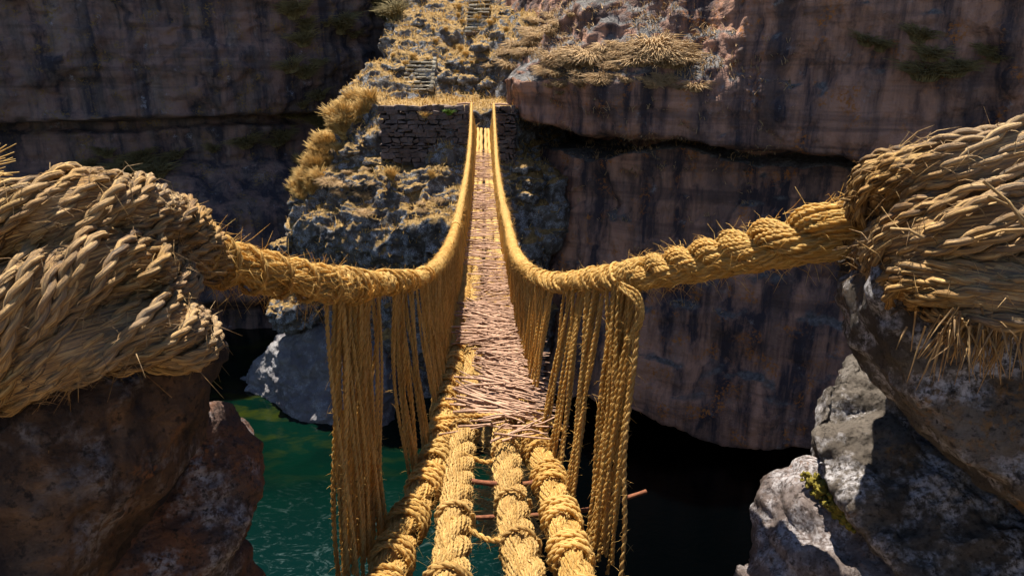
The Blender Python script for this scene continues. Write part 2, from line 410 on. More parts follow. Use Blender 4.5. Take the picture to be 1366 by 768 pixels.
def prof_right(S, Z, X):
    led = -1.75 - .085 * np.clip(X - 2, 0, 40) + .12 * np.sin(X * 1.3)
    rz = Z - led
    low = (.6 + .7 * sm(3, 9, X)) * sm(0, -9.5, rz) + .7 * (1 - np.exp(np.minimum(rz, 0) * 1.2)) - .7
    cave = -3.4 * sm(WATER + 1.0, WATER + .3, Z + .4 * np.sin(X * .9))
    low = low + cave
    hole = sm(5.5, 2.5, X)                                     # dark recess beside the bridge end
    nh = .22 + .75 * hole
    notch = -(1.5 + 2 * hole) * sm(-.12 - nh, -nh, rz) * sm(.12, 0, rz)
    left = sm(9.5, 6.5, X)
    up_l = np.where(Z < .1, 1.6, np.where(Z < 1.5, 1.6 - (Z - .1) * 1.0, .2 - (Z - 1.5) * .5))
    up_r = 1.7 + .04 * np.clip(rz, 0, 8)
    up = up_l * left + up_r * (1 - left)
    up = up * sm(.0, .35, rz) ** .6 + (sm(.35, 0, rz)) * .4
    top = np.maximum(Z - 9, 0)
    off = np.where(rz > 0, up, low) + notch - top * 12
    return off, np.minimum(Z, 9 + (Z - 9) * .3)
zsR = np.concatenate([np.arange(-16, -3.2, .13), np.arange(-3.2, 3.2, .075), np.arange(3.2, 9, .2), np.linspace(9, 11, 8)])
cliff('cliff', [(-6, 45), (-1.5, 36), (.6, 31.5), (2.3, 28.2), (4.6, 26.2), (8, 24.6), (12, 22.4), (17, 18.5), (23, 12), (30, 2), (36, -10)], prof_right, M['cliff_r'], .12, zsR, 11, .06, .7)

def prof_left(S, Z, X):
    led = -1.9 + .02 * (X + 20)
    rz = Z - led
    up = 1.0 + .05 * np.clip(rz, 0, 9) + .2 * np.sin(Z * 1.2)
    notch = -1.0 * sm(-.7, -.35, rz) * sm(.1, 0, rz)
    low = np.where(rz > -2.4, -.3 + .1 * rz, -.54 + (-2.4 - rz) * 1.5)
    low = np.minimum(low, 3.6 + (-rz - 4.5) * .12)
    low = low - 2.6 * sm(WATER + 2.6, WATER + 1.2, Z)
    top = np.maximum(Z - 24, 0)
    return np.where(rz > 0, up * sm(-.1, .2, rz), low) + notch - top * 12, np.minimum(Z, 24 + (Z - 24) * .3)
zsL = np.concatenate([np.arange(-16, -6, .2), np.arange(-6, 5, .12), np.arange(5, 24, .6), np.linspace(24, 26, 6)])
cliff('cliff', [(-75, -15), (-58, 8), (-42, 24), (-30, 33), (-21, 37.5), (-14.5, 40), (-10.5, 44), (-6, 50), (0, 56), (8, 60)], prof_left, M['cliff_l'], .18, zsL, 41)

# promontory that carries the far bridgehead, with the hill behind it
pr = []
pr.append([(-9.2, 28.6, -5.2), (-8.2, 30, -2.8), (-5.4, 28.1, -3.1), (-5.4, 29.5, -1.2), (-1.8, 27.9, -3.3), (.9, 27.9, -3.4), (1.2, 30, -3.0), (-9.4, 29, -8.2), (-7.5, 27.6, -7), (-3.5, 27.2, -6.2), (.4, 27.3, -5.5), (.9, 27.6, -9),
           (-9.6, 34, -5), (1.5, 34, -5), (-9, 29.6, -15), (-4, 28.6, -15), (1.5, 28.6, -15), (-9.5, 36, -15), (2, 36, -15), (-6.6, 28.2, -10), (-2, 28.2, -10)])
pr.append([(-9.3, 28.2, -5.3), (-8.6, 27.4, -5.8), (-6, 25.9, -5.6), (-3.4, 25.4, -5.3), (-.4, 26.0, -5.2), (-5.4, 28.3, -3.1), (-1.5, 28.1, -3.3), (-8, 29, -3.4), (-8.6, 28.2, -8), (-6, 26.9, -7.4), (-2.5, 26.5, -7.0), (-.2, 26.8, -6.6), (-4, 28.2, -9.5), (-4, 31, -8)])
pr.append([(-5.3, 28.45, -.95), (.3, 28.45, -.95), (-6.6, 30.8, -.75), (.5, 30.8, -.6), (-6.3, 28.7, -4), (.5, 28.45, -4), (-7, 32, -4), (.5, 32, -4)])                     # level bridgehead
pr.append([(-8.2, 30, -2.9), (-6.9, 29.2, -1.6), (-6.4, 31, -.6), (-7.8, 33, -.4), (-5.6, 30, -.75), (-6, 34, 1.2), (-9.4, 31, -6), (-5, 30, -6), (-8.8, 34, -5), (-4, 34, -5)])  # left shoulder
hill = [(-6.3, 30.8, -.75), (.2, 30.8, -.55), (-5.6, 33, .9), (-1.5, 33, 1.3), (-4.8, 36.5, 2.4), (0, 36.5, 2.9), (-4.6, 40, 5.0), (1.5, 40, 5.3), (-4.2, 44, 8.0), (3, 44, 8.4), (-7.6, 33, -5), (2, 31, -5), (-7, 46, -5), (4, 46, -5), (-5, 47, 8), (4, 47, 8)]
pr.append(hill)
pr.append([(-1.2, 30.6, -1.0), (.2, 30.2, -1.1), (1.7, 29.6, -.4), (2.3, 29.6, .6), (.6, 30.4, 1.0), (-1.4, 32, 1.25), (1.2, 31.2, 1.9), (3.2, 32, 2.2), (.8, 34, 3.0), (3, 35, 3.6), (-.5, 34, 2.4), (0, 34, -2), (3, 33, -2)])     # rock bulge right of the path
pr.append([(.2, 28.4, -3.2), (1.3, 28.3, -3.4), (1.7, 28.0, -4.6), (.6, 27.6, -4.8), (1.6, 27.7, -6.4), (.4, 27.5, -6.2), (1.2, 30, -3.4), (2, 30, -7), (.2, 30, -6.5)])
v, n, f = remesh_points(pr, .075, 3)
flatm = sm(-5.9, -5.0, v[:, 0]) * sm(.2, -.4, v[:, 0]) * sm(-1.15, -1.0, v[:, 2]) * sm(31.3, 30.6, v[:, 1])
steep = 1 - .3 * sm(.5, .9, n[:, 2])
amp = .5 * fbm(v, .42, 3, 3) * steep + steep * (.26 * fbm(v * np.array([1, 1, .9]), 1.0, 4, 5, ridged=True) + .08 * fbm(v, 2.8, 4, 6, ridged=True) + .05 * fbm(v, 6.5, 3, 8, ridged=True))
v = v + n * (amp * (1 - .93 * flatm))[:, None]
TERR.append((v, f))
tag(make_mesh('hillside', v, f, M['promontory']), kind='structure')

# near bank under the viewer and the anchor stones
v, n, f = remesh_points([[(-14, 1.15, -1.6), (14, 1.15, -1.6), (-14, -9, -1.5), (14, -9, -1.5), (-14, .8, -16), (14, .8, -16), (-14, -9, -16), (14, -9, -16)],
                         [(-14, 1.0, -.2), (-3, 1.2, -1.2), (-14, -9, 2), (-3.2, -9, .5), (-14, 1, -8), (-2.4, .9, -8), (-14, -9, -8), (-2.6, -9, -8)],
                         [(14, 1.0, -.2), (3, 1.2, -1.2), (14, -9, 2), (3.2, -9, .5), (14, 1, -8), (2.4, .9, -8), (14, -9, -8), (2.6, -9, -8)]], .2, 3)
v = v + n * (.12 * fbm(v, .7, 3, 61))[:, None]
tag(make_mesh('near_bank', v, f, M['ground']), kind='structure')

allv = np.vstack([t[0] for t in TERR]); offs = np.cumsum([0] + [len(t[0]) for t in TERR[:-1]])
allf = np.vstack([t[1] + o for t, o in zip(TERR, offs)])
BVH = BVHTree.FromPolygons([tuple(p) for p in allv], [tuple(q) for q in allf.tolist()])
def hit(x, y, back=.1):
    """ground point seen along that sight line (used to plant things on the terrain)"""
    d = Vector(ray(x, y)).normalized(); loc, nor, i, dist = BVH.ray_cast(Vector((0, 0, 0)), d)
    return (loc, nor) if loc else (None, None)

# ------------------------------------------------------------------ river boulders below the promontory
def B(x, y, Y): return at(x, y, Y)
wz = WATER
rock('river_boulder', [atz(322, 505, wz), B(345, 478, 29), B(380, 448, 28), B(420, 442, 27.6), B(455, 470, 27), atz(330, 515, wz), atz(375, 545, wz), atz(448, 566, wz), atz(500, 575, wz),
                       (-6, 29, -9.5), (-5.5, 27, -12), (-9, 31, -10), (-12, 31, -14), (-12.5, 29, -16), (-9, 25.5, -16), (-5, 25.5, -16), (-5, 31, -16)],
     M['boulder'], 'pale smooth boulder at the waterline below the far promontory, half in sun', 'boulder', .07, 6, .18, .8, 71)
for k, (cx, cy, rx, ry, Y, lab) in enumerate([(398, 418, 42, 30, 28.0, 'crumbly blue-grey boulder wedged on top of the smooth waterline boulder'),
                                             (386, 326, 24, 20, 29.0, 'small rough grey boulder standing out at the left foot of the promontory')]):
    pts = []
    for i in range(26):
        a, b = rnd.random() * PI2, rnd.uniform(-1, 1); q = math.sqrt(1 - b * b)
        p = at(cx + rx * q * math.cos(a), cy + ry * b, Y); p[1] += ry / F * Y * q * math.sin(a); pts.append(p)
    rock('boulder', pts, M['promontory'], lab, 'boulder', .05, 4, .16, 1.6, 81 + k)

# ------------------------------------------------------------------ near anchor stones
def D(x, y, d): return ad(x, y, d)
rock('anchor_stone', [D(297, 485, 1.30), D(290, 445, 1.30), D(268, 545, 1.28), D(220, 610, 1.20), D(150, 690, 1.14), D(95, 745, 1.10), D(40, 820, 1.05), D(-260, 820, 1.0),
                      D(60, 545, 1.06), D(180, 505, 1.12), D(-260, 560, 1.0), D(-260, 430, 1.2), D(240, 440, 1.75), D(60, 400, 1.8), D(-260, 380, 1.9), D(200, 700, 1.8), D(-200, 820, 1.8)],
     M['stone_brown'], 'brown overhanging stone block under the left rope coil', 'stone', .011, 5, .022, 4, 101)
rock('anchor_stone', [D(262, 552, 1.55), D(300, 541, 1.62), D(326, 562, 1.66), D(338, 615, 1.64), D(326, 680, 1.58), D(300, 722, 1.52), D(262, 775, 1.46), D(60, 830, 1.34), D(40, 700, 1.45), D(180, 640, 1.5),
                      D(260, 560, 2.2), D(310, 600, 2.2), D(60, 700, 2.2), D(280, 760, 2.0), D(60, 900, 1.9)],
     M['stone_dark'], 'dark rounded stone below the brown overhanging block, with a sunlit right edge', 'stone', .011, 4, .024, 4.5, 111)
rock('anchor_stone', [D(300, 728, 1.62), D(322, 738, 1.7), D(345, 770, 1.72), D(350, 860, 1.72), D(240, 780, 1.55), D(200, 900, 1.5), D(280, 740, 2.1), D(330, 860, 2.1), D(220, 900, 2.0)],
     M['stone_dark'], 'lowest small stone of the left pile, at the bottom edge above the water', 'stone', .014, 6, .02, 5, 121)
rock('anchor_stone', [D(1130, 290, 1.50), D(1121, 385, 1.50), D(1136, 440, 1.47), D(1150, 482, 1.44), D(1178, 300, 1.14), D(1170, 400, 1.12), D(1182, 470, 1.12), D(1240, 580, 1.12), D(1366, 672, 1.06), D(1500, 760, 1.02),
                      D(1195, 235, 1.2), D(1380, 215, 1.16), D(1640, 220, 1.2), D(1660, 800, 1.05), D(1640, 240, 1.8), D(1180, 240, 1.7), D(1640, 800, 1.7), D(1250, 560, 1.7), D(1300, 400, 1.09), D(1366, 560, 1.06)],
     M['stone_grey'], 'large shaded stone slab that the right rope coil is wound around', 'stone', .011, 3, .022, 4, 131)
rock('anchor_stone', [D(1142, 478, 1.794), D(1098, 522, 1.759), D(1078, 572, 1.725), D(1090, 622, 1.656), D(1135, 682, 1.564), D(1225, 770, 1.449), D(1330, 900, 1.311), D(1165, 492, 1.863), D(1175, 560, 1.725), D(1240, 640, 1.564), D(1330, 720, 1.438), D(1640, 900, 1.311),
                      D(1640, 700, 1.495), D(1150, 500, 2.415), D(1110, 600, 2.415), D(1640, 620, 2.415), D(1640, 900, 2.300), D(1280, 900, 2.185)],
     M['stone_grey'], 'rough grey sunlit stone propping up the right slab', 'stone', .011, 3, .026, 5, 141)
rock('anchor_stone', [D(1078, 616, 1.863), D(1036, 632, 1.886), D(1016, 664, 1.863), D(1012, 730, 1.782), D(1012, 860, 1.679), D(1105, 652, 1.771), D(1180, 712, 1.610), D(1250, 780, 1.472), D(1330, 900, 1.380), D(1090, 760, 1.610), D(1090, 640, 2.415), D(1030, 700, 2.415), D(1300, 900, 2.300), D(1060, 900, 2.300)],
     M['stone_pale'], 'pale pinkish white stone with moss at the lower right', 'stone', .011, 3, .026, 5, 151)
rock('anchor_stone', [D(984, 756, 1.98), D(1000, 745, 2.0), D(1030, 750, 1.95), D(1040, 900, 1.8), D(985, 900, 1.9), D(1010, 760, 2.2), D(1000, 900, 2.1)],
     M['stone_pale'], 'small pale stone corner showing left of the mossy pinkish stone', 'stone', .014, 5, .018, 6, 161)
# moss cushions in the crevice
mv = MB(); hv = []
for i in range(260):
    t = rnd.random(); c = D(1078 + 64 * t + rnd.uniform(-9, 7), 634 + 68 * t + rnd.uniform(-10, 12), 1.765 - .15 * t + rnd.uniform(-.02, .02))
    rr = rnd.uniform(.003, .008)
    hv.append([c + rr * np.array(q) for q in ((1, 0, 0), (-1, 0, 0), (0, 1, 0), (0, -1, 0), (0, 0, 1), (0, 0, -1), (.6, .6, .5), (-.6, .6, .5), (.6, -.6, .5), (-.6, -.6, .5), (.6, -.6, -.5), (-.6, -.6, -.5))])
rock('moss', None, M['moss'], 'yellow green moss growing in the crevice between the right stones', 'moss', .0035, 1, .004, 90, 171, hulls=hv)

# ------------------------------------------------------------------ far bridgehead: dry stone walls, posts, steps
def stone_wall(name, x0, x1, y, z0f, z1, depth, label):
    mb = MB(); z = z1
    while z > -4.8:
        h = rnd.uniform(.10, .24); x = x0 - rnd.random() * .1
        while x < x1:
            wd = min(rnd.uniform(.12, .5), x1 - x + .02)
            if z - h > z0f(x) - .6:
                mb.box((x + wd / 2, y + depth / 2 + rnd.uniform(-.035, .035), z - h / 2), (wd / 2 - .004, depth / 2 + rnd.uniform(-.03, .05), h / 2 * rnd.uniform(.8, 1) - .006), rnd.uniform(-.05, .05), 0, .034)
            x += wd
        z -= h
    o = mb.build(name, M['masonry'], None, ((x0 + x1) / 2, y, z0f((x0 + x1) / 2)), flat=True)
    b = o.modifiers.new('bevel', 'BEVEL'); b.width = .02; b.segments = 2
    return tag(o, label, 'wall')
stone_wall('abutment_wall', -5.35, -1.72, 27.95, lambda x: -2.5 - .25 * (x + 5.3), -.82, .55, 'wide dry stone retaining wall left of the far bridge end')
stone_wall('abutment_pier', -.62, .12, 27.95, lambda x: -3.3, -.86, .55, 'narrow dry stone pier right of the far bridge end')
stone_wall('abutment_sill', -1.70, -.64, 28.35, lambda x: -3.3, -1.92, .5, 'low stone sill under the far bridge end, between the wall and the pier')

def flight(px0, px1, qx0, qx1, ya, yb, cnt, label, stringer=False):
    root = None; sbm = MB()
    for i in range(cnt):
        t = i / (cnt - 1); l0 = px0 + (qx0 - px0) * t; l1 = px1 + (qx1 - px1) * t
        c, n_ = hit((l0 + l1) / 2, ya + (yb - ya) * t)
        if c is None: continue
        if root is None: root = empty('stone_stairway', c, label, 'steps'); last = None
        z = c.z + .16 if last is None else max(c.z + .14, last + .09)
        last = z
        wd = (l1 - l0) / F * c.y / 1.05; mb = MB(); x = c.x - wd / 2 + rnd.uniform(-.05, .05)
        while x < c.x + wd / 2 - .05:
            ww = min(rnd.uniform(.25, .6), c.x + wd / 2 - x + .05)
            mb.box((x + ww / 2, c.y + .25 + rnd.uniform(-.09, .09), z - .05 + rnd.uniform(-.025, .025)), (ww / 2 - .01, .3, .038 * rnd.uniform(.8, 1.3)), rnd.uniform(-.06, .06), 0, .016); x += ww
        o = mb.build('step', M['step'], root, (c.x, c.y, z), flat=True); b = o.modifiers.new('bevel', 'BEVEL'); b.width = .02; b.segments = 2
        rm = MB(); rm.box((c.x, c.y + .36, z - .16), (wd / 2 * .96, .2, .1), 0, 0, .012); rm.build('riser', M['masonry'], root, (c.x, c.y, z), flat=True)
        if stringer: sbm.box((c.x + wd / 2 + .1, c.y + .15, z + .02), (.08, .2, .16), rnd.uniform(-.1, .1), 0, .02)
    if stringer: sbm.build('kerb_stone', M['step'], root, root.location, flat=True)
flight(533, 573, 545, 577, 123, 86, 8, 'lower flight of rough stone steps above the far bridgehead', True)
flight(621, 653, 626, 652, 45, -6, 11, 'upper flight of rough stone steps at the top edge of the hill')

# ------------------------------------------------------------------ the rope bridge
deck_c = np.polyfit([1.8, 14, 28], [-1.5, -2.5, -1.80], 2)
def zd(Y): return np.polyval(deck_c, Y)
def xc(Y): return -.012 - .0415 * Y
bridge = empty('rope_bridge', (0, 1.2, -1.5), 'woven straw rope bridge with hanging cord sides and a stick floor across the gorge', 'bridge')

def two_ply(mb, P, rc, pitch=None, k=5, tint=None, cover=True):
    """one hand-spun cord: two plies twisted round each other along P (n,3)"""
    P = np.asarray(P, float); pitch = pitch or rc * rnd.uniform(6.5, 9)
    s = np.concatenate([[0], np.cumsum(np.linalg.norm(np.diff(P, axis=0), axis=1))])
    T, N, B_ = frames(P[None]); N, B_ = N[0], B_[0]
    ph = PI2 * s / pitch + rnd.random() * 6; t = rnd.random() if tint is None else tint
    o = .46 * rc * (np.cos(ph)[:, None] * N + np.sin(ph)[:, None] * B_)
    mb.tubes(np.stack([P + o, P - o]), rc * .62 * (1 + .1 * np.sin(s * 23 + t * 40)), k, np.array([t, t * .8]))

def laid_rope(mb, P, R_, nstr=3, pitch=.4, ncord=9, rc=.008, cpitch=.35, plies=True, jit=.004, seed=0, kcore=10, rfun=None, step=None):
    """thick rope: strands twisted together, each covered with small cords"""
    Pr, s = resample(P, step or rc * 1.0); n = len(Pr)
    T, N, B_ = frames(Pr[None]); N, B_ = N[0], B_[0]
    rs = R_ * {1: .97, 2: .56, 3: .52}[nstr]; ro = R_ - rs
    sc = np.ones(n) if rfun is None else rfun(s, Pr)
    for i in range(nstr):
        ph = PI2 * (s / pitch + i / nstr) + .25 * np.sin(s * 7 + i + seed)
        wob = 1 + .07 * np.sin(s * 11 + i * 2 + seed)
        Q = Pr + (ro * sc)[:, None] * (np.cos(ph)[:, None] * N + np.sin(ph)[:, None] * B_)
        sub, ss = resample(Q, max(.012, rs * .25))
        mb.tubes(sub, rs * .88 * np.interp(ss / ss[-1], s / s[-1], sc), kcore, np.array([.25]))
        Tq, Nq, Bq = frames(Q[None]); Nq, Bq = Nq[0], Bq[0]
        cords = []
        for j in range(ncord):
            a = PI2 * (j / ncord - s / cpitch) + .3 * vnoise(np.stack([s * 6, 0 * s + j * 3.1 + i * 9, 0 * s + seed], 1), 5)
            rr = (rs * sc - rc * .55) * wob + jit * vnoise(np.stack([s * 14, 0 * s + j * 7.7 + i, 0 * s + seed], 1), 8)
            cords.append(Q + rr[:, None] * (np.cos(a)[:, None] * Nq + np.sin(a)[:, None] * Bq))
        if plies:
            for cd in cords: two_ply(mb, cd, rc)
        else: mb.tubes(np.stack(cords), rc, 5)
    return Pr, s

def fuzz(mb, P, R_, count, ln=(.015, .06), rad=.0006, out=.6, zone=None):
    """loose fibres standing off a rope of centre line P"""
    P = np.asarray(P); T, N, B_ = frames(P[None]); T, N, B_ = T[0], N[0], B_[0]
    idx = rng.integers(1, len(P) - 1, count); a = rng.random(count) * PI2
    rr = R_[idx] if np.ndim(R_) else np.full(count, R_)
    rad_ = N[idx] * np.cos(a)[:, None] + B_[idx] * np.sin(a)[:, None]
    base = P[idx] + rad_ * (rr * .93)[:, None]
    tang = np.cross(T[idx], rad_) * rng.choice([-1, 1], count)[:, None]
    d = unit(T[idx] * rng.normal(0, .9, (count, 1)) + rad_ * (out * rng.random((count, 1))) + tang * rng.normal(0, .6, (count, 1)))
    L = rng.uniform(*ln, count)[:, None]
    b2 = rad_ * L * rng.normal(.05, .2, (count, 1)) + np.array([0, 0, -1]) * L * rng.uniform(0, .5, (count, 1))
    c = np.stack([base, base + d * L * .5 + b2 * .15, base + d * L + b2], 1)
    mb.tubes(c, np.array([rad, rad * .9, rad * .35]), 4)

# --- hand rope centre lines
RT = [(1178, 291, 1.40), (1140, 300, 1.32), (1070, 316, 1.45), (1000, 333, 1.62), (930, 350, 1.83), (860, 364, 2.1), (790, 373, 2.6), (738, 376, 3.3), (708, 363, 3.9), (690, 343, 4.6), (678, 302, 7), (669, 262, 10), (663, 220, 15), (660.5, 180, 21), (658.5, 139, 28)]
LT = [(246, 324, 1.36), (270, 347, 1.45), (350, 364, 1.65), (450, 382, 1.95), (505, 378, 2.4), (555, 372, 3.2), (580, 357, 3.9), (594, 338, 4.6), (608, 302, 7), (617, 262, 10), (624, 220, 15), (627.5, 180, 21), (629, 138, 28)]
rail = {}
for sgn, tb in ((1, RT), (-1, LT)):
    P = catmull([at(*p) for p in tb], 30); P, s = resample(P, .02); rail[sgn] = smooth(P, 60)
COIL = {
 -1: [(270, 347, 1.49), (230, 308, 1.32), (178, 281, 1.17), (110, 276, 1.07), (40, 292, 1.02), (-60, 316, 1.02), (-150, 330, 1.2), (-110, 320, 1.55), (40, 340, 1.72), (160, 365, 1.6), (214, 384, 1.36), (190, 362, 1.17), (140, 350, 1.07), (82, 372, 1.02), (14, 416, .98), (-70, 460, .98),
      (-150, 460, 1.2), (-80, 430, 1.6), (100, 440, 1.72), (208, 450, 1.55), (246, 466, 1.33), (224, 438, 1.17), (175, 440, 1.09), (108, 458, 1.05), (34, 486, 1.02), (-60, 510, 1.0), (-160, 515, 1.2), (-120, 490, 1.5)],
 1: [(1140, 300, 1.36), (1200, 285, 1.50), (1330, 262, 1.72), (1480, 235, 1.6), (1520, 215, 1.3), (1460, 200, 1.04), (1366, 206, 1.0), (1300, 222, 1.02), (1236, 228, 1.08), (1186, 246, 1.18), (1172, 272, 1.36), (1230, 300, 1.66), (1400, 310, 1.85), (1580, 300, 1.5), (1560, 295, 1.12), (1460, 290, .99), (1366, 296, .97), (1295, 304, 1.0), (1235, 312, 1.06), (1196, 332, 1.17),
     (1184, 356, 1.36), (1260, 380, 1.66), (1420, 390, 1.8), (1590, 380, 1.45), (1560, 385, 1.1), (1460, 392, .98), (1366, 396, .965), (1305, 385, .99), (1248, 372, 1.04), (1214, 372, 1.14)]}
for sgn in (1, -1):
    P = rail[sgn]; Yn = P[:, 1]
    y_wrap = 2.06 if sgn > 0 else 1.93
    i0 = np.argmax(Yn > y_wrap + .1); i1 = np.argmax(Yn > 7.0)
    side = bpy.data.objects
    mb = MB()
    if sgn > 0:
        laid_rope(mb, P[:i0], .066, 3, .42, 18, .0052, .34, True, .003, 3, rfun=lambda s, q: 1 - .18 * np.clip(s / s[-1], 0, 1))
        fuzz(mb, P[:i0], .066, 420)
    else:
        laid_rope(mb, P[:i0], .056, 3, .7, 18, .0052, .42, True, .004, 4, rfun=lambda s, q: 1 - .1 * np.clip(s / s[-1], 0, 1))
        q, s = resample(P[:i0], .004); T, N, B_ = frames(q[None]); ph = PI2 * s / .115
        two_ply(mb, q + (.059 - .006 * s / s[-1])[:, None] * (np.cos(ph)[:, None] * N[0] + np.sin(ph)[:, None] * B_[0]), .008)
        fuzz(mb, P[:i0], .056, 700, (.02, .08))
    # wrapped part: many turns of cord round a straw core
    core, s = resample(P[i0 - 8:i1], .03); mb.tubes(core, .031, 12, np.array([.2]))
    q, s = resample(P[i0 - 6:i1], .0022); T, N, B_ = frames(q[None]); Yq = q[:, 1]
    pit = .020 + .006 * np.sin(s * 5); ph = np.cumsum(PI2 * .0022 / pit)
    rr = .034 + .005 * vnoise(np.stack([s * 9, 0 * s, 0 * s], 1), 3) + .014 * np.exp(-((Yq - (y_wrap + .12)) / .16) ** 2) + .006 * np.exp(-((Yq - 2.55) / .12) ** 2)
    W = q + rr[:, None] * (np.cos(ph)[:, None] * N[0] + np.sin(ph)[:, None] * B_[0]); W += .004 * rng.normal(0, .3, W.shape)
    ic = np.argmax(Yq > 4.2); two_ply(mb, resample(W[:ic], .0042)[0], .0098, .045); mb.tubes(W[ic - 2:], .0095 + .003 * np.sin(ph[ic - 2:] * .37), 5, np.array([.5]))
    for k in range(26):      # extra loose turns lying over the wrapping
        yk = y_wrap + .05 + 1.6 * rnd.random() ** 1.6; ik = np.argmax(q[:, 1] > yk); nn = np.arange(ik, min(ik + 60 + rnd.randint(0, 60), len(q)))
        u = np.linspace(0, 1, 46); ii = (nn[0] + u * (nn[-1] - nn[0])).astype(int); pa = PI2 * (u * rnd.uniform(.6, 1.1)) + rnd.random() * 6
        lp = q[ii] + (rr[ii] + .012)[:, None] * (np.cos(pa)[:, None] * N[0][ii] + np.sin(pa)[:, None] * B_[0][ii]); two_ply(mb, lp, .007, .05)
    fuzz(mb, q, rr + .009, 3500, (.012, .045), .0007, .4)
    # far part: ridged tube
    q, s = resample(P[i1 - 3:], .035); mb.tubes(q, .046 + .007 * np.sin(np.arange(len(q)) * 2.1) + .006 * rng.normal(0, 1, len(q)), 8, np.array([.55])); fuzz(mb, q, .046, 1500, (.04, .10), .0016)
    rope = mb.build('hand_rope', M['straw'], bridge, P[0])
    # the end wound round its stone
    cb = MB(); cp = smooth(resample(catmull([ad(*p) for p in COIL[sgn]], 26), .012)[0], 6)
    laid_rope(cb, cp, .063 if sgn < 0 else .055, 1, 9, 16, .0092, .40 if sgn < 0 else .55, True, .017, 7 + sgn, step=.0075)
    laid_rope(cb, cp, .054 if sgn < 0 else .046, 1, 9, 13, .0080, .46 if sgn < 0 else .7, True, .012, 9 + sgn, step=.009)
    Rc = .062 if sgn < 0 else .054; fuzz(cb, cp, Rc, 900, (.02, .09), .0007, .5); fuzz(cb, cp, Rc + .004, 7500, (.012, .045), .0006, .05)
    if sgn > 0:              # frayed end tuft and some stiff straws
        e = cp[-1]
        c0 = ad(1305, 425, .97); m = 120
        b = c0 + rng.normal(0, 1, (m, 3)) * np.array([.035, .012, .012]); d = unit(np.array([-.15, -.15, -1.]) + rng.normal(0, .33, (m, 3))); L = rng.uniform(.03, .085, (m, 1))
        cb.tubes(np.stack([b, b + d * L * .5, b + d * L + np.array([0, 0, -.006])], 1), np.array([.0018, .0014, .0005]), 4)
        for (x0, y0, x1, y1) in ((1312, 242, 1372, 308), (1318, 262, 1376, 302), (1300, 318, 1366, 306), (1188, 305, 1232, 318), (1120, 266, 1144, 276)):
            b0, b1 = ad(x0, y0, .93 if x0 > 1150 else 1.2), ad(x1, y1, .90 if x0 > 1150 else 1.25); cb.tubes(np.stack([b0, (b0 + b1) / 2 + np.array([0, -.004, .006]), b1])[None], .0022, 5, np.array([1.]))
    cb.build('anchor_coil', M['straw_old'], rope, cp[0])
    rope.children[0].location = Vector(cp[0]) - Vector(P[0])

# --- floor ropes
def ofs(i, Y):
    o_out = .300 - .09 * sm(1.7, 3.2, Y); o_in = .126 - .04 * sm(1.7, 3.4, Y)
    return (-o_out, -o_in, o_in, o_out)[i]
for i in range(4):
    Y = np.linspace(1.0, 28.5, 500); P = np.stack([xc(Y) + ofs(i, Y), Y, zd(Y)], 1)
    P[:, 0] += .012 * np.sin(Y * 3.1 + i * 2); P[:, 2] += .012 * np.sin(Y * 4.3 + i)
    P, s = resample(P, .02); mb = MB()
    a = np.argmax(P[:, 1] > 8.4)
    out_ = i in (0, 3)
    laid_rope(mb, P[:a], .064 if not out_ else .058, 3, .42, 19, .0056, .30, True, .005, 20 + i, step=.0075)
    fuzz(mb, P[:a], .061, 6500, (.012, .05), .0006, .45)
    # lashings round the rope
    q, s = resample(P[:a], .003); T, N, B_ = frames(q[None])
    yk = 1.25 + .1 * i
    while yk < 4.6:
        wid = rnd.uniform(.10, .2) if out_ else rnd.uniform(.015, .05)
        ii = np.where((q[:, 1] > yk) & (q[:, 1] < yk + wid))[0]
        if len(ii) > 6:
            u = np.repeat(np.linspace(0, len(ii) - 1, len(ii) * 6)[None], 1, 0)[0]; base = np.stack([np.interp(u, np.arange(len(ii)), q[ii][:, c]) for c in range(3)], 1)
            Nn = N[0][ii][u.astype(int)]; Bn = B_[0][ii][u.astype(int)]
            turns = wid / .021; pa = PI2 * turns * np.linspace(0, 1, len(u)) + 1
            rr = (.067 if out_ else .071) + .006 * np.sin(pa * 2.3) + .004 * rng.normal(0, .3, len(u))
            two_ply(mb, base + rr[:, None] * (np.cos(pa)[:, None] * Nn + np.sin(pa)[:, None] * Bn), .0095, .055)
        yk += wid + (rnd.uniform(.06, .16) if out_ else rnd.uniform(.25, .5))
    q, s = resample(P[a - 3:], .05); mb.tubes(q, .062 + .008 * np.sin(np.arange(len(q)) * 1.9), 8, np.array([.7]))
    mb.build('floor_rope', M['straw_pale'] if i in (1, 2) else M['straw'], bridge, P[0])

